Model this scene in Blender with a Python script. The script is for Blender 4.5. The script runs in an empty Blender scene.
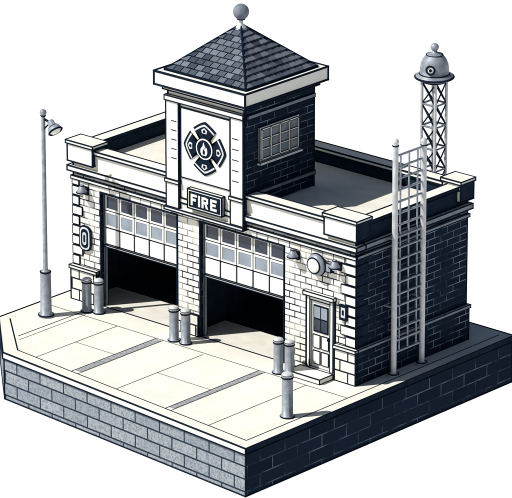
import bpy, math, random
from mathutils import Vector, Matrix
random.seed(4)
scene = bpy.context.scene
V = Vector

# ------------------------------------------------------------------ materials
def newmat(name):
    m = bpy.data.materials.new(name); m.use_nodes = True
    nt = m.node_tree; b = nt.nodes['Principled BSDF']
    return m, nt, b
def N(nt, t, **kw):
    n = nt.nodes.new(t)
    for k, v in kw.items(): setattr(n, k, v)
    return n
def c4(c): return (c[0], c[1], c[2], 1)

def noisy(name, c1, c2, rough=.8, scale=3.0, detail=4, metal=0.0, bump=.15, speck=0.0, speckcol=(.02,.03,.05), bscale=40, spec=.2):
    m, nt, b = newmat(name)
    tc = N(nt, 'ShaderNodeTexCoord')
    no = N(nt, 'ShaderNodeTexNoise'); no.inputs['Scale'].default_value = scale; no.inputs['Detail'].default_value = detail
    nt.links.new(tc.outputs['Object'], no.inputs['Vector'])
    cr = N(nt, 'ShaderNodeValToRGB')
    cr.color_ramp.elements[0].position = .35; cr.color_ramp.elements[1].position = .65
    cr.color_ramp.elements[0].color = c4(c1); cr.color_ramp.elements[1].color = c4(c2)
    nt.links.new(no.outputs['Fac'], cr.inputs['Fac'])
    out = cr.outputs['Color']
    if speck > 0:
        vo = N(nt, 'ShaderNodeTexNoise'); vo.inputs['Scale'].default_value = 26; vo.inputs['Detail'].default_value = 2
        nt.links.new(tc.outputs['Object'], vo.inputs['Vector'])
        r2 = N(nt, 'ShaderNodeValToRGB'); r2.color_ramp.elements[0].position = .66; r2.color_ramp.elements[1].position = .72
        nt.links.new(vo.outputs['Fac'], r2.inputs['Fac'])
        mu = N(nt, 'ShaderNodeMath', operation='MULTIPLY'); mu.inputs[1].default_value = speck
        nt.links.new(r2.outputs['Color'], mu.inputs[0])
        mx = N(nt, 'ShaderNodeMixRGB'); mx.inputs['Color2'].default_value = c4(speckcol)
        nt.links.new(mu.outputs[0], mx.inputs['Fac']); nt.links.new(out, mx.inputs['Color1'])
        out = mx.outputs['Color']
    nt.links.new(out, b.inputs['Base Color'])
    b.inputs['Roughness'].default_value = rough; b.inputs['Metallic'].default_value = metal
    b.inputs['Specular IOR Level'].default_value = spec
    if bump > 0:
        n2 = N(nt, 'ShaderNodeTexNoise'); n2.inputs['Scale'].default_value = bscale
        nt.links.new(tc.outputs['Object'], n2.inputs['Vector'])
        bp = N(nt, 'ShaderNodeBump'); bp.inputs['Strength'].default_value = bump; bp.inputs['Distance'].default_value = .02
        nt.links.new(n2.outputs['Fac'], bp.inputs['Height']); nt.links.new(bp.outputs['Normal'], b.inputs['Normal'])
    return m

def brick(name, c1, c2, mortar, bw, bh, ms, ux=1.0, uy=1.0, zoff=0.0, mask=(.35, .6), minline=.15, rough=.85, bump=.3, stain=None, spec=.2):
    m, nt, b = newmat(name)
    tc = N(nt, 'ShaderNodeTexCoord'); sp = N(nt, 'ShaderNodeSeparateXYZ')
    nt.links.new(tc.outputs['Object'], sp.inputs[0])
    a = N(nt, 'ShaderNodeMath', operation='MULTIPLY'); a.inputs[1].default_value = ux
    d = N(nt, 'ShaderNodeMath', operation='MULTIPLY'); d.inputs[1].default_value = uy
    e = N(nt, 'ShaderNodeMath', operation='ADD'); z = N(nt, 'ShaderNodeMath', operation='ADD'); z.inputs[1].default_value = zoff
    nt.links.new(sp.outputs['X'], a.inputs[0]); nt.links.new(sp.outputs['Y'], d.inputs[0])
    nt.links.new(a.outputs[0], e.inputs[0]); nt.links.new(d.outputs[0], e.inputs[1]); nt.links.new(sp.outputs['Z'], z.inputs[0])
    cb = N(nt, 'ShaderNodeCombineXYZ'); nt.links.new(e.outputs[0], cb.inputs[0]); nt.links.new(z.outputs[0], cb.inputs[1])
    br = N(nt, 'ShaderNodeTexBrick'); br.inputs['Scale'].default_value = 1
    br.inputs['Brick Width'].default_value = bw; br.inputs['Row Height'].default_value = bh
    br.inputs['Mortar Size'].default_value = ms; br.inputs['Mortar Smooth'].default_value = .1
    br.inputs['Color1'].default_value = c4(c1); br.inputs['Color2'].default_value = c4(c2); br.inputs['Mortar'].default_value = c4(c1)
    br.inputs['Bias'].default_value = -.2
    nt.links.new(cb.outputs[0], br.inputs['Vector'])
    no = N(nt, 'ShaderNodeTexNoise'); no.inputs['Scale'].default_value = 1.3; no.inputs['Detail'].default_value = 5
    nt.links.new(tc.outputs['Object'], no.inputs['Vector'])
    mr = N(nt, 'ShaderNodeMapRange'); mr.inputs['From Min'].default_value = mask[0]; mr.inputs['From Max'].default_value = mask[1]
    mr.inputs['To Min'].default_value = minline; mr.inputs['To Max'].default_value = 1
    nt.links.new(no.outputs['Fac'], mr.inputs['Value'])
    mu = N(nt, 'ShaderNodeMath', operation='MULTIPLY')
    nt.links.new(br.outputs['Fac'], mu.inputs[0]); nt.links.new(mr.outputs[0], mu.inputs[1])
    col = br.outputs['Color']
    if stain:
        n3 = N(nt, 'ShaderNodeTexNoise'); n3.inputs['Scale'].default_value = 13; n3.inputs['Detail'].default_value = 6; n3.inputs['Roughness'].default_value = .8
        nt.links.new(tc.outputs['Object'], n3.inputs['Vector'])
        r3 = N(nt, 'ShaderNodeValToRGB'); r3.color_ramp.elements[0].position = .46; r3.color_ramp.elements[1].position = .6
        r3.color_ramp.elements[0].color = (0, 0, 0, 1); r3.color_ramp.elements[1].color = (.8, .8, .8, 1)
        nt.links.new(n3.outputs['Fac'], r3.inputs['Fac'])
        m3 = N(nt, 'ShaderNodeMixRGB'); m3.inputs['Color2'].default_value = c4(stain)
        nt.links.new(r3.outputs['Color'], m3.inputs['Fac']); nt.links.new(col, m3.inputs['Color1']); col = m3.outputs['Color']
    mx = N(nt, 'ShaderNodeMixRGB'); mx.inputs['Color2'].default_value = c4(mortar)
    nt.links.new(mu.outputs[0], mx.inputs['Fac']); nt.links.new(col, mx.inputs['Color1'])
    nt.links.new(mx.outputs['Color'], b.inputs['Base Color'])
    b.inputs['Roughness'].default_value = rough; b.inputs['Specular IOR Level'].default_value = spec
    inv = N(nt, 'ShaderNodeMath', operation='SUBTRACT'); inv.inputs[0].default_value = 1
    nt.links.new(br.outputs['Fac'], inv.inputs[1])
    n2 = N(nt, 'ShaderNodeTexNoise'); n2.inputs['Scale'].default_value = 30
    nt.links.new(tc.outputs['Object'], n2.inputs['Vector'])
    ad = N(nt, 'ShaderNodeMath', operation='MULTIPLY_ADD'); ad.inputs[1].default_value = .4
    nt.links.new(n2.outputs['Fac'], ad.inputs[0]); nt.links.new(inv.outputs[0], ad.inputs[2])
    bp = N(nt, 'ShaderNodeBump'); bp.inputs['Strength'].default_value = bump; bp.inputs['Distance'].default_value = .02
    nt.links.new(ad.outputs[0], bp.inputs['Height']); nt.links.new(bp.outputs['Normal'], b.inputs['Normal'])
    return m

INKC = (.006, .013, .028)
INK = noisy('navy_joint_paint', (.004, .010, .022), (.007, .015, .030), .8, bump=0, spec=.03)
CREAM = noisy('cream_stone', (.77, .75, .67), (.85, .83, .75), .8, 4, speck=.4, speckcol=(.25, .27, .3))
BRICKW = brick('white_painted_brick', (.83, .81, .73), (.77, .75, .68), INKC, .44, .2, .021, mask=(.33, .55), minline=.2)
NAVYB = brick('shaded_flank_brick', (.006, .013, .028), (.010, .020, .038), (.24, .29, .36), .62, .22, .012, mask=(.44, .64), minline=.06, spec=.03)  # flank wall brick with its shade put into the colour
NAVY = noisy('navy_paint_and_shade', (.006, .013, .027), (.010, .020, .038), .8, 3, spec=.03)  # painted-in shade for +x faces; also plain navy on inner walls and braces
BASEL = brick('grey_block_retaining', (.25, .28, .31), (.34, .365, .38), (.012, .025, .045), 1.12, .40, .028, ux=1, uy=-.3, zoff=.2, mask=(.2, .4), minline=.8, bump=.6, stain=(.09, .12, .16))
BASER = brick('shaded_block_retaining', (.006, .013, .027), (.010, .020, .038), (.12, .16, .22), 1.12, .40, .018, zoff=.2, mask=(.45, .65), minline=.08, bump=.5, spec=.03)  # right and back slab sides, shade painted into the block colour
PAVE = noisy('cream_concrete', (.74, .72, .64), (.80, .78, .70), .9, 1.2, speck=.35, speckcol=(.3, .32, .34))
FLOOR = noisy('garage_floor_concrete', (.68, .66, .59), (.76, .74, .66), .7, 2)
FLOOR_SHADE = noisy('garage_floor_shade', (.010, .018, .034), (.016, .028, .048), .8, 2, spec=.05)  # inner garage floor, its shade painted in as near-black
ROOFM = noisy('cream_roof_membrane', (.70, .68, .60), (.77, .75, .67), .9, 2, speck=.35, speckcol=(.3, .3, .3))
STEEL = noisy('galvanised_steel', (.22, .25, .29), (.32, .35, .39), .5, 6, metal=.2, bump=.05)
STEELL = noisy('light_steel', (.50, .52, .54), (.62, .63, .64), .5, 6, metal=.1, bump=.05)
WHITE = noisy('white_enamel', (.79, .78, .72), (.85, .84, .78), .45, 5, bump=.03)
GREYP = noisy('grey_paint', (.14, .17, .21), (.20, .23, .27), .6, 5, bump=.05)
def glass(name, c, r=.12):
    m, nt, b = newmat(name)
    tc = N(nt, 'ShaderNodeTexCoord'); no = N(nt, 'ShaderNodeTexNoise'); no.inputs['Scale'].default_value = 1.5
    nt.links.new(tc.outputs['Object'], no.inputs['Vector'])
    cr = N(nt, 'ShaderNodeValToRGB'); cr.color_ramp.elements[0].color = c4([k*.6 for k in c]); cr.color_ramp.elements[1].color = c4([k*1.4 for k in c])
    nt.links.new(no.outputs['Fac'], cr.inputs['Fac']); nt.links.new(cr.outputs['Color'], b.inputs['Base Color'])
    b.inputs['Roughness'].default_value = r
    return m
GLASSD = glass('dark_glass', (.02, .03, .05)); GLASSG = glass('grey_glass', (.24, .28, .33), .2)
SH, nt, b = newmat('slate_shingle')
ge = N(nt, 'ShaderNodeNewGeometry'); cr = N(nt, 'ShaderNodeValToRGB')
cr.color_ramp.elements[0].color = (.035, .05, .075, 1); cr.color_ramp.elements[1].color = (.16, .19, .23, 1)
nt.links.new(ge.outputs['Random Per Island'], cr.inputs['Fac']); nt.links.new(cr.outputs['Color'], b.inputs['Base Color'])
b.inputs['Roughness'].default_value = .8; b.inputs['Specular IOR Level'].default_value = .15

# ------------------------------------------------------------------ builder
class B:
    def __init__(s, name, parent=None, loc=(0, 0, 0)):
        s.name, s.parent, s.loc = name, parent, loc
        s.v, s.f, s.m, s.s, s.mats = [], [], [], [], []
    def mi(s, m):
        if m not in s.mats: s.mats.append(m)
        return s.mats.index(m)
    def face(s, pts, m, sm=False):
        i = len(s.v); s.v += [tuple(p) for p in pts]; s.f.append(tuple(range(i, i+len(pts)))); s.m.append(s.mi(m)); s.s.append(sm)
    def mesh(s, pts, faces, m, sm=False):
        i = len(s.v); s.v += [tuple(p) for p in pts]
        for k, f in enumerate(faces):
            s.f.append(tuple(i+j for j in f)); s.m.append(s.mi(m[k] if isinstance(m, list) else m)); s.s.append(sm)
    def line(s, p, q, r=.026, m=None):
        p, q = V(p), V(q); d = (q-p)
        if d.length < 1e-5: return
        d.normalize(); s.cyl(p-d*r*.6, q+d*r*.6, r, r, m or INK, n=6)
    def box(s, a, c, m, side=None, ink=.026):
        x0, y0, z0 = a; x1, y1, z1 = c
        p = [(x0,y0,z0),(x1,y0,z0),(x1,y1,z0),(x0,y1,z0),(x0,y0,z1),(x1,y0,z1),(x1,y1,z1),(x0,y1,z1)]
        f = [(0,3,2,1),(4,5,6,7),(0,1,5,4),(1,2,6,5),(2,3,7,6),(3,0,4,7)]
        ms = [m, m, m, side or m, m, m]  # side: +x face colour, mostly a darker tone painted in as shade
        s.mesh(p, f, ms)
        if ink:
            for i, j in [(0,1),(1,2),(2,3),(3,0),(4,5),(5,6),(6,7),(7,4),(0,4),(1,5),(2,6),(3,7)]:
                s.line(p[i], p[j], ink)
    def prism(s, poly, z0, z1, top, sides, bottom=None):
        n = len(poly)
        s.face([(x, y, z1) for x, y in poly], top); s.face([(x, y, z0) for x, y in reversed(poly)], bottom or top)
        for i in range(n):
            a, c = poly[i], poly[(i+1) % n]
            s.face([(a[0],a[1],z0),(c[0],c[1],z0),(c[0],c[1],z1),(a[0],a[1],z1)], sides[i] if isinstance(sides, list) else sides)
    def plate(s, poly, y0, y1, m, cx=0, cz=0):   # polygon in xz, front face at y0 (toward -y)
        n = len(poly); P = [(x+cx, z+cz) for x, z in poly]
        ctr = (sum(p[0] for p in P)/n, sum(p[1] for p in P)/n)
        i = len(s.v)
        s.v += [(x, y0, z) for x, z in P] + [(x, y1, z) for x, z in P] + [(ctr[0], y0, ctr[1])]
        k = s.mi(m)
        for j in range(n):
            j2 = (j+1) % n
            s.f += [(i+j, i+j2, i+2*n), (i+j, i+n+j, i+n+j2, i+j2)]; s.m += [k, k]; s.s += [False, False]
    def cyl(s, p, q, r0, r1, m, n=16, sm=True, caps=True):
        p, q = V(p), V(q); d = (q-p).normalized()
        u = d.orthogonal().normalized(); w = d.cross(u)
        pts = []
        for c, r in ((p, r0), (q, r1)):
            for k in range(n):
                t = 2*math.pi*(k+.25)/n; pts.append(c+(u*math.cos(t)+w*math.sin(t))*r)
        s.mesh(pts, [(k, (k+1) % n, n+(k+1) % n, n+k) for k in range(n)], m, sm)
        if caps:
            s.mesh(pts[:n], [tuple(reversed(range(n)))], m); s.mesh(pts[n:], [tuple(range(n))], m)
    def lathe(s, c, prof, m, n=32, axis=(0, 0, 1), sm=True):
        ax = V(axis).normalized(); u = ax.orthogonal().normalized(); w = ax.cross(u); c = V(c)
        pts = []
        for r, z in prof:
            for k in range(n):
                t = 2*math.pi*k/n; pts.append(c+ax*z+(u*math.cos(t)+w*math.sin(t))*max(r, .0005))
        fs = []
        for j in range(len(prof)-1):
            for k in range(n):
                fs.append((j*n+k, j*n+(k+1) % n, (j+1)*n+(k+1) % n, (j+1)*n+k))
        s.mesh(pts, fs, m, sm)
    def ball(s, c, r, m, n=24, z0=-1, z1=1):
        a0, a1 = math.asin(z0), math.asin(z1)
        s.lathe(c, [(r*math.cos(a0+(a1-a0)*k/12), r*math.sin(a0+(a1-a0)*k/12)) for k in range(13)], m, n)
    def ring(s, c, r, m, t=.02, axis=(0, 0, 1), n=32):
        s.lathe(c, [(r+t*math.cos(a), t*math.sin(a)) for a in [2*math.pi*k/6 for k in range(7)]], m, n, axis)
    def done(s):
        me = bpy.data.meshes.new(s.name); me.from_pydata(s.v, [], s.f)
        for m in s.mats: me.materials.append(m)
        me.polygons.foreach_set('material_index', s.m); me.polygons.foreach_set('use_smooth', s.s); me.update()
        o = bpy.data.objects.new(s.name, me); scene.collection.objects.link(o); o.location = s.loc
        if s.parent: o.parent = s.parent
        return o
def empty(name):
    e = bpy.data.objects.new(name, None); scene.collection.objects.link(e); return e

# ------------------------------------------------------------------ ground far below + diorama base
g = B('ground'); WG = noisy('white_ground', (.90, .90, .90), (.92, .92, .92), 1, .01, 1, bump=0)
g.face([(-3000, -3000, -45), (3000, -3000, -45), (3000, 3000, -45), (-3000, 3000, -45)], WG); g.done()

ZB = -1.54
P = [(-12.2, -2.86), (-9.95, -5.0), (.93, -6.05), (.9, 6.5), (-12.2, 6.5)]
pv = B('pavement')
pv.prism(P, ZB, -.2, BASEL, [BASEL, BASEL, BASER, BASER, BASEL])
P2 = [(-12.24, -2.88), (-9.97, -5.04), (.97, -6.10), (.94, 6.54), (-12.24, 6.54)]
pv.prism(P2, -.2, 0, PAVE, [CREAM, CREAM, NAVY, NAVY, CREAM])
for PP, z in ((P, ZB), (P2, -.2), (P2, 0)):
    for i in range(5):
        a, c = PP[i], PP[(i+1) % 5]; pv.line((*a, z), (*c, z), .028)
for i in range(5):
    pv.line((*P[i], ZB), (*P[i], -.2), .03); pv.line((*P2[i], -.2), (*P2[i], 0), .028)
def joint(a, c, w=.03, m=INK, z=.004):
    a, c = V((*a, 0)), V((*c, 0)); d = (c-a).normalized(); n = V((-d.y, d.x, 0))*w/2
    pv.face([(p.x, p.y, z) for p in (a-n, c-n, c+n, a+n)], m)
def fy(x): return -5.0-(x+9.95)*1.05/10.88     # front kerb line
joint((-9.75, fy(-9.75)+.42), (.55, fy(.55)+.42), .045)
joint((-11.9, -2.72), (-9.75, fy(-9.75)+.42), .045)
joint((.55, fy(.55)+.42), (.55, 6.3), .04)
for x, y0, y1, w in [(-10.6, -.35, -3.7, .04), (-10.35, -.9, -3.9, .026), (-8.9, -1.0, -9, .03), (-7.25, -1.0, -9, .04), (-6.95, -1.0, -9, .03), (-5.2, -1.1, -9, .03),
                     (-3.0, -1.0, -9, .04), (-2.75, -1.0, -9, .03), (-1.1, -1.0, -9, .03)]:
    joint((x, y0), (x, max(y1, fy(x)+.42)), w)
joint((-12.0, -1.0), (.55, -1.0), .03, z=.006)
joint((-8.9, -2.9), (-7.25, -2.9), .026); joint((-5.2, -3.2), (-3.0, -3.2), .026)
DR = noisy('drain_grating', (.20, .22, .25), (.42, .43, .43), .8, 12)
for x0, x1, y0, y1 in [(-7.22, -6.98, -4.7, -1.05), (-2.97, -2.78, -5.1, -1.05)]:
    pv.face([(x0, y0, .008), (x1, y0, .008), (x1, y1, .008), (x0, y1, .008)], DR)
pv.done()

# ------------------------------------------------------------------ fire station
FS = empty('fire_station')
W, D = -11.66, 5.3
HW = 4.3
w = B('walls', FS)
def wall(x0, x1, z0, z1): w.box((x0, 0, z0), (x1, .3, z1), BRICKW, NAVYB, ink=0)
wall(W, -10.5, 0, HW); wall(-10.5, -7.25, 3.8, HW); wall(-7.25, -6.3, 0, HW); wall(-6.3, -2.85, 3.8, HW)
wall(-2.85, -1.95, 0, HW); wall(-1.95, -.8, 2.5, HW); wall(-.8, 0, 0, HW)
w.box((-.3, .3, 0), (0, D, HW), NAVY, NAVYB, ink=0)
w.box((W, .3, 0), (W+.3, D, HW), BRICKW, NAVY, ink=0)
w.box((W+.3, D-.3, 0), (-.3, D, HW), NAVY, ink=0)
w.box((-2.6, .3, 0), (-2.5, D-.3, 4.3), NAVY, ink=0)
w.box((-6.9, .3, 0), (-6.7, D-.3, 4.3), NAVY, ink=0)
for x0, x1, z in [(-10.5, -7.25, 3.8), (-6.3, -2.85, 3.8), (-1.95, -.8, 2.5)]:
    w.line((x0, 0, 0), (x0, 0, z), .038); w.line((x1, 0, 0), (x1, 0, z), .038); w.line((x0, 0, z), (x1, 0, z), .038)
for x in (W, 0): w.line((x, 0, 0), (x, 0, 5.1), .032)
w.line((0, D, 0), (0, D, 5.1), .03)
w.line((W, 0, .01), (-10.5, 0, .01)); w.line((-7.25, 0, .01), (-6.3, 0, .01)); w.line((-2.85, 0, .01), (-1.95, 0, .01))
w.done()
fl = B('garage_floor', FS)
fl.face([(W+.3, 0.02, .008), (-.3, 0.02, .008), (-.3, 1.6, .008), (W+.3, 1.6, .008)], FLOOR)
fl.face([(W+.3, 1.6, .008), (-.3, 1.6, .008), (-.3, D-.3, .008), (W+.3, D-.3, .008)], FLOOR_SHADE)  # floor past the sun patch, coloured dark to stand for shade
for x in (-10.5, -7.25, -6.3, -2.85): fl.line((x, .3, .0), (x, .3, 3.8), .02)
fl.line((-10.5, .02, .01), (-7.25, .02, .01), .02); fl.line((-6.3, .02, .01), (-2.85, .02, .01), .02)
fl.done()

pl = B('plinth', FS)
PLB = brick('cream_block', (.77, .75, .68), (.68, .67, .62), INKC, .62, .36, .028, mask=(.2, .4), minline=.8, zoff=0)
for x0, x1 in [(W-.07, -10.62), (-.74, .09)]:
    pl.box((x0, -.1, 0), (x1, 0, 1.05), PLB, NAVYB)
    pl.box((x0-.03, -.15, 1.05), (x1+.03, 0, 1.15), CREAM, GREYP, .02)
pl.box((0, 0, 0), (.09, D+.05, 1.05), NAVY, NAVYB, .015)
pl.box((0, 0, 1.05), (.13, D+.08, 1.15), STEELL, GREYP, .016)
pl.box((-7.2, -.06, 0), (-6.35, 0, .7), PLB, NAVY, .022)
for i in range(9):
    z = 1.2+i*.33; L = .55 if i % 2 else .36
    pl.box((-L, -.035, z), (.03, 0, z+.28), CREAM, NAVY, .016)
    pl.box((0, 0, z), (.03, L, z+.28), NAVY, NAVY, 0)
    pl.box((W-.03, -.035, z), (W+L*.7, 0, z+.28), CREAM, NAVY, .016)
pl.done()

co = B('cornice', FS)
co.box((W-.06, -.06, 4.02), (-7.5, 0, 4.12), CREAM, NAVY, .02)
co.box((-4.37, -.06, 4.02), (.06, 0, 4.12), CREAM, NAVY, .02)
co.box((W-.14, -.14, 4.3), (.14, .3, 4.46), CREAM, GREYP, .028)
co.box((-.3, .3, 4.3), (.14, D+.1, 4.46), STEELL, GREYP, .024)
co.box((0, 0, 4.02), (.06, D+.06, 4.12), STEELL, GREYP, .016)
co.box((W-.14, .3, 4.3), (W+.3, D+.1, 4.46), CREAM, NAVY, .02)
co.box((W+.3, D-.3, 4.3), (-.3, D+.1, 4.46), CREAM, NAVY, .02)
co.done()
pa = B('parapet', FS)
t = .34
pa.box((W, 0, 4.46), (0, t, 5.0), CREAM, NAVY, 0)
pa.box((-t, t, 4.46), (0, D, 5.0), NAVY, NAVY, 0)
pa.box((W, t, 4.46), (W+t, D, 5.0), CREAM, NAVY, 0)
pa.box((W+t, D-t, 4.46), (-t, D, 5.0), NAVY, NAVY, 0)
c = .07
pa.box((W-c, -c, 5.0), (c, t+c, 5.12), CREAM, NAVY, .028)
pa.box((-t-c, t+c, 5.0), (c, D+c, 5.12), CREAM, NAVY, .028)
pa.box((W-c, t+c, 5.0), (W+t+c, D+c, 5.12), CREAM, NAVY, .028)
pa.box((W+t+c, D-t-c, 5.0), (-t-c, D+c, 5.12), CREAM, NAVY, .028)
for x0, x1, y0, y1 in [(-1.15, .13, -.13, .5), (W-.13, W+.95, -.13, .5), (-.6, .13, D-.5, D+.13), (W-.13, W+.6, D-.5, D+.13)]:
    pa.box((x0, y0, 4.62), (x1, y1, 5.2), CREAM, NAVY, .03)
    pa.box((x0-.04, y0-.04, 5.2), (x1+.04, y1+.04, 5.3), CREAM, STEELL, .024)
pa.done()
rf = B('flat_roof', FS)
rf.box((W+.3, .3, 4.35), (-.3, D-.3, 4.6), ROOFM, ink=0)
for a, q in [((W+t, t, 4.61), (-t, t, 4.61)), ((-t, t, 4.61), (-t, D-t, 4.61)), ((W+t, D-t, 4.61), (-t, D-t, 4.61)), ((W+t, t, 4.61), (W+t, D-t, 4.61))]:
    rf.line(a, q, .024)
rf.done()

# tower
TX0, TX1, TY0, TY1 = -7.5, -4.37, -.12, 3.13
tw = B('tower', FS)
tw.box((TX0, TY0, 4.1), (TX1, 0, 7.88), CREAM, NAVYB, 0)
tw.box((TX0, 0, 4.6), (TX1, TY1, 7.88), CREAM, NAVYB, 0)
for x0, x1 in [(TX0-.02, TX0+.5), (TX1-.5, TX1+.02)]:
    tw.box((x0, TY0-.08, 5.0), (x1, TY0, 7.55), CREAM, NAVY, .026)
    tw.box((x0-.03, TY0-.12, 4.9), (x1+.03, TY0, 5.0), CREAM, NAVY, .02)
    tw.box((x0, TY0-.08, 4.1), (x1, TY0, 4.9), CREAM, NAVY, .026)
for k in range(5):      # short brick joints cut in the piers
    tw.box((TX0+.2, TY0-.09, 5.7+k*.3), (TX0+.42, TY0-.078, 5.725+k*.3), INK, ink=0)
    tw.box((TX1-.42, TY0-.09, 5.5+k*.34), (TX1-.16, TY0-.078, 5.525+k*.34), INK, ink=0)
tw.box((TX0-.05, TY0-.12, 7.55), (TX1+.05, TY0, 7.7), CREAM, NAVY, .022)
tw.box((TX0-.06, TY0-.14, 4.0), (TX1+.06, 0, 4.1), CREAM, NAVY, .026)
tw.box((TX0+.56, TY0-.03, 5.15), (TX1-.56, TY0, 7.4), CREAM, NAVY, .022)
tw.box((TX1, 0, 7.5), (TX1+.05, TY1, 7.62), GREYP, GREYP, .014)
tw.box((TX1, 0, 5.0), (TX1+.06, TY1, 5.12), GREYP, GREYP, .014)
for x, y in [(TX0, TY0), (TX1, TY0), (TX1, TY1)]: tw.line((x, y, 4.1 if y < 0 else 4.6), (x, y, 7.9), .032)
tw.box((TX0-.12, TY0-.12, 7.88), (TX1+.12, TY1+.12, 8.04), CREAM, NAVY, .022)
tw.box((TX0-.3, TY0-.3, 8.04), (TX1+.3, TY1+.3, 8.46), WHITE, WHITE, .038)
tw.done()
tr = B('tower_roof', FS)
cx, cy = (TX0+TX1)/2, (TY0+TY1)/2
hb, zb, za = 1.62, 8.5, 9.86
tr.box((cx-hb-.05, cy-hb-.05, 8.46), (cx+hb+.05, cy+hb+.05, 8.52), INK, ink=.02)
A = V((cx, cy, za)); C4 = [V((cx-hb, cy-hb, zb)), V((cx+hb, cy-hb, zb)), V((cx+hb, cy+hb, zb)), V((cx-hb, cy+hb, zb))]
tr.mesh(C4+[A], [(0,1,4),(1,2,4),(2,3,4),(3,0,4)], INK)
rows = 10
for k in range(4):
    p0, p1 = C4[k], C4[(k+1) % 4]; mid = (p0+p1)/2; e = (p1-p0).normalized(); up = A-mid; n = e.cross(up).normalized()
    for i in range(rows):
        t0, t1 = i/rows, min(1, (i+1.0)/rows-.008); h0, h1 = hb*(1-t0), hb*(1-t1)
        sw = .30; s0 = -hb-sw+(i % 2)*sw/2+random.uniform(-.02, .02)
        while s0 < hb:
            a, c_ = s0+.018, s0+sw-.018; s0 += sw
            if a > h0-.02 or c_ < -h0+.02: continue
            cl = lambda s, h: max(-h, min(h, s))
            al, cl0, au, cu = cl(a, h0), cl(c_, h0), cl(a, h1), cl(c_, h1)
            dj = random.uniform(0, .012)
            L0, L1 = mid+up*t0+e*al+n*(.05+dj), mid+up*t0+e*cl0+n*(.05+dj)
            U1, U0 = mid+up*t1+e*cu+n*.012, mid+up*t1+e*au+n*.012
            G0, G1 = mid+up*t0+e*al, mid+up*t0+e*cl0
            tr.mesh([L0, L1, U1, U0, G0, G1], [(0,1,2,3), (4,5,1,0), (4,0,3), (1,5,2)], SH)
for q in C4: tr.line(q+V((0, 0, .03)), A+V((0, 0, .03)), .038)
tr.lathe(A-V((0, 0, .12)), [(.2, 0), (.16, .08), (.07, .16), (.06, .28), (.12, .30), (.12, .33), (.05, .35)], STEELL)
tr.ring(A+V((0, 0, .19)), .12, INK, .018)
tr.ball(A+V((0, 0, .42)), .25, GREYP)
tr.done()

def window_x(nm, x, y0, y1, z0, z1, nc, nr):    # window on a +x wall
    o = B(nm, FS)
    o.box((x, y0-.08, z0-.08), (x+.05, y1+.08, z1+.08), STEELL, STEELL, .014)
    o.box((x+.05, y0, z0), (x+.056, y1, z1), GREYP, ink=0)
    for i in range(nc+1):
        y = y0+(y1-y0)*i/nc; o.box((x+.056, y-.025, z0), (x+.09, y+.025, z1), WHITE, ink=.008)
    for i in range(nr+1):
        z = z0+(z1-z0)*i/nr; o.box((x+.056, y0, z-.022), (x+.083, y1, z+.022), WHITE, ink=.008)
    o.box((x, y0-.14, z0-.17), (x+.14, y1+.14, z0-.08), STEELL, STEELL, .012)
    o.done()
window_x('tower_window', TX1, .6, 2.3, 6.1, 7.05, 4, 3)

# garage doors (half raised)
for nm, x0, x1 in [('garage_door', -10.5, -7.25), ('garage_door', -6.3, -2.85)]:
    o = B(nm, FS)
    z0, z1 = 2.05, 3.78; yb = .16
    o.box((x0+.02, yb, z0), (x1-.02, yb+.06, z1), INK, ink=0)
    n = 5; rws = 3; cw = (x1-x0-.1)/n; rh = (z1-z0-.04)/rws
    for r in range(rws):
        zz = z0+.02+r*rh
        for k in range(n):
            xx = x0+.05+k*cw
            if r < 1: o.box((xx+.035, yb-.03, zz+.035), (xx+cw-.035, yb, zz+rh-.035), WHITE, ink=0)
            else:
                o.box((xx+.022, yb-.03, zz+.022), (xx+cw-.022, yb-.0, zz+.075), WHITE, ink=0)
                o.box((xx+.022, yb-.03, zz+rh-.075), (xx+cw-.022, yb-.0, zz+rh-.022), WHITE, ink=0)
                o.box((xx+.022, yb-.03, zz+.075), (xx+.075, yb-.0, zz+rh-.075), WHITE, ink=0)
                o.box((xx+cw-.075, yb-.03, zz+.075), (xx+cw-.022, yb-.0, zz+rh-.075), WHITE, ink=0)
                o.box((xx+.075, yb-.008, zz+.075), (xx+cw-.075, yb-.002, zz+rh-.075), GLASSG if r == 1 else GLASSD, ink=0)
    o.box((x0+.02, yb-.05, z0-.06), (x1-.02, yb+.08, z0), WHITE, ink=.02)
    for x in (x0+.02, x1-.08): o.box((x, .1, 0), (x+.06, .22, z1), GREYP, ink=.01)
    o.done()

# entry door
o = B('entrance_door', FS)
x0, x1 = -1.9, -.85
o.box((x0, -.05, .17), (x0+.12, .1, 2.5), WHITE, ink=.018); o.box((x1-.12, -.05, .17), (x1, .1, 2.5), WHITE, ink=.018)
o.box((x0+.12, -.05, 2.36), (x1-.12, .1, 2.5), WHITE, ink=.018)
o.box((x0-.08, -.14, 2.5), (x1+.08, 0, 2.62), CREAM, ink=.02)
o.box((x0+.12, .02, .17), (x1-.12, .1, 2.36), WHITE, ink=.014)
o.box((x0+.24, -.005, 1.35), (x1-.24, .02, 2.2), INK, ink=.01)
xm = (x0+x1)/2
for a in (x0+.27, xm+.02):
    for z in (1.39, 1.80): o.box((a, -.012, z), (a+.235, -.005, z+.36), GLASSD if z < 1.5 else GLASSG, ink=0)
for a in (x0+.22, xm+.03):
    for z in (.3, .82): o.box((a, -.002, z), (a+.27, .02, z+.42), WHITE, ink=.014)
o.ball((x1-.18, -.05, 1.2), .05, INK)
o.done()
o = B('doorstep', FS)
o.box((-2.1, -.72, 0), (-.8, -.1, .16), CREAM, ink=.022); o.box((-1.95, -.1, 0), (-.8, .1, .168), CREAM, ink=0)
o.done()

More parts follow.
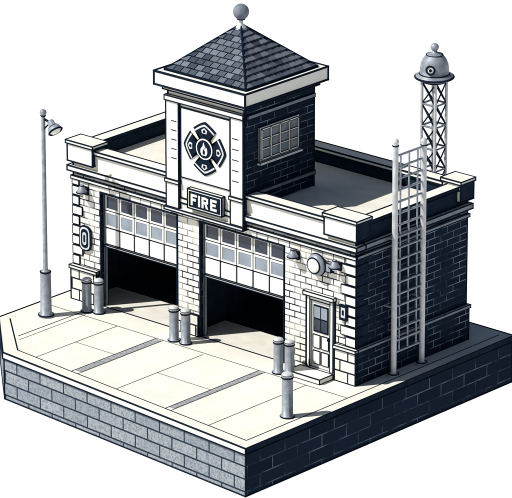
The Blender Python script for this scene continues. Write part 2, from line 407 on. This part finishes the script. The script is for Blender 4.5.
# emblem
def florian(s):
    pts = []
    for k in range(4):
        a = -k*math.pi/2
        arm = []
        for i in range(8):
            q = i/7; arm.append((-.14-.30*q**3.2, .14+.43*q))
        for i in range(1, 10):
            q = -1+2*i/10; arm.append((.44*q, .57+.25*(1-abs(q)**1.3)))
        for i in range(8):
            q = 1-i/7; arm.append((.14+.30*q**3.2, .14+.43*q))
        for x, z in arm: pts.append((s*(x*math.cos(a)-z*math.sin(a)), s*(x*math.sin(a)+z*math.cos(a))))
    return pts[::-1]
def disc(r, n=32): return [(r*math.cos(2*math.pi*k/n), r*math.sin(2*math.pi*k/n)) for k in range(n)]
em = B('fire_department_emblem', None, (cx, TY0-.03, 6.27))
em.plate(florian(1.06), -.03, 0, INK); em.plate(florian(.96), -.036, -.03, STEELL); em.plate(florian(.88), -.042, -.036, INK)
em.plate(disc(.37), -.05, 0, INK); em.plate(disc(.335), -.056, -.05, WHITE); em.plate(disc(.29), -.062, -.056, INK)
flame = [(-.09,-.2),(.09,-.2),(.14,-.1),(.13,.02),(.08,.09),(.06,.02),(.03,.12),(-.02,.23),(-.05,.1),(-.09,.05),(-.13,.0),(-.14,-.1)]
em.plate(flame[::-1][::-1], -.07, -.06, WHITE)
em.plate([(-.04,-.16),(.04,-.16),(.05,-.08),(0,.03),(-.05,-.08)], -.076, -.07, INK)
for k in range(4):
    a = k*math.pi/2
    ca, sa = math.cos(a), math.sin(a)
    for poly, mt, y in ([(-.09,.5),(.09,.5),(.12,.6),(0,.68),(-.12,.6)], STEELL, -.05), ([(-.045,.53),(.045,.53),(.05,.59),(0,.63),(-.05,.59)], INK, -.056):
        em.plate([(x*ca+z*sa, -x*sa+z*ca) for x, z in poly], y, y+.008, mt)
em.done()

# FIRE sign
sg = B('fire_sign', None, (-5.86, -.22, 4.58))
sg.box((-.70, -.06, -.31), (.70, 0.09, .31), WHITE, GREYP, .026)
sg.box((-.64, -.075, -.25), (.64, -.06, .25), INK, ink=0)
def bar(x, z, wd, h): sg.box((x, -.095, z), (x+wd, -.075, z+h), WHITE, ink=0)
H = .18; T = .075
x = -.54
bar(x, -H, T, 2*H); bar(x+T, H-T, .17, T); bar(x+T, -.035, .13, T)
x = -.235; bar(x, -H, T, 2*H)
x = -.09; bar(x, -H, T, 2*H); bar(x+T, H-T, .12, T); bar(x+T, -.035, .12, T); bar(x+T+.12, -.015, .065, H-.005)
sg.plate([(x+.12, -.035), (x+.2, -.035), (x+.27, -H), (x+.18, -H)], -.094, -.075, WHITE)
x = .27; bar(x, -H, T, 2*H); bar(x+T, H-T, .18, T); bar(x+T, -.035, .14, T); bar(x+T, -H, .18, T)
sg.done()

# wall fittings
ab = B('alarm_bell', None, (-1.42, 0, 3.58))
ab.cyl((0, 0, 0), (0, -.1, 0), .16, .16, STEEL)
ab.lathe((0, -.1, 0), [(.16, 0), (.33, .02), (.34, .10), (.30, .17), (.24, .20)], STEEL, axis=(0, -1, 0))
ab.lathe((0, -.3, 0), [(.24, 0), (.2, .03), (.1, .06), (0, .07)], WHITE, axis=(0, -1, 0))
ab.ring((0, -.13, 0), .335, INK, .028, (0, 1, 0)); ab.ring((0, -.3, 0), .24, INK, .026, (0, 1, 0))
ab.box((.36, -.16, -.14), (.56, 0, .14), STEEL, NAVY, .018)
ab.done()
def sconce(x, z, y=0):
    o = B('wall_lamp', None, (x, y, z))
    o.box((-.09, -.06, -.14), (.09, 0, .1), STEEL, NAVY, .018)
    o.cyl((0, -.05, 0), (0, -.22, .1), .03, .03, INK, 8)
    o.lathe((0, -.22, .16), [(.0, .06), (.06, .05), (.12, -.08), (.17, -.16), (.17, -.19)], STEEL)
    o.ring((0, -.22, -.02), .17, INK, .022); o.ring((0, -.22, .2), .07, INK, .014); o.ball((0, -.22, -.03), .1, WHITE)
    o.done()
sconce(-2.32, 3.66); sconce(-.62, 3.72, -.036); sconce(-11.1, 3.75)
pq = B('wall_plaque', None, (-.42, -.036, 2.25))
pq.box((-.14, -.05, -.24), (.14, 0, .24), INK, ink=.014); pq.box((-.08, -.06, -.16), (.08, -.05, .16), STEELL, ink=0)
pq.box((-.04, -.066, -.08), (.04, -.06, .08), INK, ink=0); pq.done()
pq = B('wall_plaque', None, (-11.12, -.036, 2.15))
rr = []
for k in range(4):
    for j in range(7):
        a = math.pi/2*k+math.pi/2*j/6; sx = [1, -1, -1, 1][k]; sz = [1, 1, -1, -1][k]
        rr.append((sx*.06+.19*math.cos(a), sz*.22+.2*math.sin(a)))
pq.plate(rr, -.05, 0, INK); pq.plate([(x*.82, z*.88) for x, z in rr], -.06, -.05, STEELL); pq.plate([(x*.62, z*.74) for x, z in rr], -.066, -.06, INK)
pq.plate([(x*.34, z*.5) for x, z in rr], -.074, -.066, STEELL)
pq.plate([(x*.16, z*.3) for x, z in rr], -.08, -.074, INK); pq.done()

# bollards
def bollard(x, y, h, r):
    o = B('bollard', None, (x, y, 0))
    o.lathe((0, 0, 0), [(r*1.25, 0), (r*1.25, .05), (r, .06), (r, h-.12)], STEEL)
    o.lathe((0, 0, h-.12), [(r, 0), (r*1.06, .005), (r*1.06, .05), (r*.9, .09), (r*.5, .12), (0, .13)], STEELL)
    o.ring((0, 0, .03), r*1.25, INK, .022); o.ring((0, 0, h-.16), r, INK, .024); o.ring((0, 0, h-.08), r*1.04, INK, .012)
    o.done()
for x, y in [(-10.52, -.66), (-10.14, -.51), (-6.70, -.78), (-6.25, -.74), (-2.42, -.76), (-2.04, -.68)]: bollard(x, y, 1.15, .15)
bollard(.2, -3.35, 1.42, .17)

# street lamp
sl = B('street_lamp', None, (-11.2, -1.81, 0))
sl.lathe((0, 0, 0), [(.24, 0), (.24, .08), (.18, .1), (.17, 1.45), (.13, 1.52), (.075, 1.56), (.065, 6.6), (.05, 6.62)], STEEL)
sl.ring((0, 0, 1.48), .16, INK, .028); sl.ring((0, 0, .06), .24, INK, .026)
sl.ball((0, 0, 6.72), .11, STEEL); sl.ring((0, 0, 6.62), .07, INK, .022)
sl.cyl((0, 0, 6.52), (.34, 0, 6.45), .04, .04, INK, 8); sl.cyl((0, 0, 6.15), (.26, 0, 6.42), .025, .025, INK, 8)
ax = V((.62, -.1, -.6)).normalized(); p0 = V((.28, 0, 6.52))
sl.lathe(p0, [(0, 0), (.09, .01), (.11, .04), (.12, .22), (.2, .26), (.22, .36), (.22, .40)], STEEL, axis=ax)
sl.ring(p0+ax*.24, .16, INK, .018, ax)
sl.ring(p0+ax*.40, .22, INK, .03, ax); sl.lathe(p0+ax*.38, [(.2, 0), (.14, .06), (0, .09)], WHITE, axis=ax)
sl.done()

# climbing ladder frame
la = B('climbing_ladder', None, (.38, 1.36, 0))
S = 1.34
for y, h in ((0, 7.5), (S, 7.2)):
    la.cyl((0, y, 0), (0, y, h), .09, .09, STEELL, 16); la.ball((0, y, h), .1, STEELL); la.cyl((0, y, 0), (0, y, .08), .16, .16, STEELL); la.ring((0, y, .08), .16, INK)
    la.ring((0, y, h-.12), .09, INK, .022)
    for z in (2.2, 4.4): la.cyl((-.42, y, z), (0, y, z), .035, .035, STEEL, 8)
z = .75
while z < 7.1:
    la.cyl((0, 0, z), (0, S, z), .038, .038, STEEL, 8)
    z += .37
for f in (.2, .5, .8):
    la.cyl((-.02, S*f, .75), (-.02, S*f, 7.05), .03, .03, STEEL, 8)
la.done()

# siren tower
st = B('siren_tower', None, (-1.95, 6.0, 0))
hw = .27; ztop = 7.82
cs = [(-hw, -hw), (hw, -hw), (hw, hw), (-hw, hw)]
for x, y in cs: st.cyl((x, y, 0), (x, y, ztop), .05, .05, STEELL, 8)
nz = 11; dz = ztop/nz
for i in range(nz+1):
    for k in range(4):
        a, q = cs[k], cs[(k+1) % 4]; st.cyl((*a, i*dz), (*q, i*dz), .034, .034, GREYP, 6)
        if i < nz:
            st.cyl((*a, i*dz), (*q, (i+1)*dz), .026, .026, NAVY, 6)
            if k < 2: st.cyl((*q, i*dz), (*a, (i+1)*dz), .026, .026, NAVY, 6)
st.lathe((0, 0, ztop), [(.0, 0), (.36, 0), (.38, .06), (.58, .10), (.60, .16), (.57, .21), (.46, .25), (.455, .42), (.43, .58), (.37, .72), (.27, .85), (.14, .92), (.08, .93), (.08, 1.02), (.0, 1.02)], STEEL)
st.ring((0, 0, ztop+.15), .6, INK, .034); st.ring((0, 0, ztop+.25), .46, INK, .028); st.ring((0, 0, ztop+.02), .37, INK, .034); st.ring((0, 0, ztop+.86), .26, INK, .016)
st.ball((0, 0, ztop+1.1), .13, STEEL)
d0 = V((.4, -.9, 0)).normalized()
st.lathe(V((0, 0, ztop+.48))+d0*.40, [(.14, 0), (.14, .06), (.0, .07)], WHITE, axis=d0); st.ring(V((0, 0, ztop+.48))+d0*.46, .13, INK, .03, d0)
st.lathe(V((0, 0, ztop+.48))+d0*.46, [(.05, 0), (.05, .02), (.0, .02)], INK, axis=d0)
st.done()

# ------------------------------------------------------------------ light
wd = bpy.data.worlds.new('World'); scene.world = wd; wd.use_nodes = True
nt = wd.node_tree; sky = nt.nodes.new('ShaderNodeTexSky'); sky.sky_type = 'NISHITA'; sky.sun_disc = False
EL = math.radians(48); hx, hy = .55, .835
sky.sun_elevation = EL; sky.sun_rotation = math.atan2(-hx, -hy)
nt.links.new(sky.outputs[0], nt.nodes['Background'].inputs[0]); nt.nodes['Background'].inputs[1].default_value = .05
L = bpy.data.lights.new('sun', 'SUN'); L.energy = 5.0; L.angle = math.radians(.5); L.color = (1, .97, .92)
lo = bpy.data.objects.new('sun', L); scene.collection.objects.link(lo)
d = V((hx*math.cos(EL), hy*math.cos(EL), -math.sin(EL))); lo.rotation_euler = d.to_track_quat('-Z', 'Y').to_euler()
lo.location = (-20, -30, 40)

# ------------------------------------------------------------------ camera
a = math.radians(41.4); e = math.radians(19.45)
r = V((math.cos(a), math.sin(a), 0)); fh = V((-math.sin(a), math.cos(a), 0))
F = fh*math.cos(e)-V((0, 0, math.sin(e))); U = fh*math.sin(e)+V((0, 0, math.cos(e)))
C = -(r*3.0-U*4.12+F*151.5)
cam = bpy.data.cameras.new('camera'); co_ = bpy.data.objects.new('camera', cam); scene.collection.objects.link(co_)
M = Matrix((( r.x, U.x, -F.x, C.x), (r.y, U.y, -F.y, C.y), (r.z, U.z, -F.z, C.z), (0, 0, 0, 1)))
co_.matrix_world = M
cam.sensor_width = 36; cam.lens = 5000/512*36; cam.clip_start = 1; cam.clip_end = 12000
scene.camera = co_
scene.view_settings.view_transform = 'Standard'; scene.view_settings.look = 'None'; scene.view_settings.exposure = 0
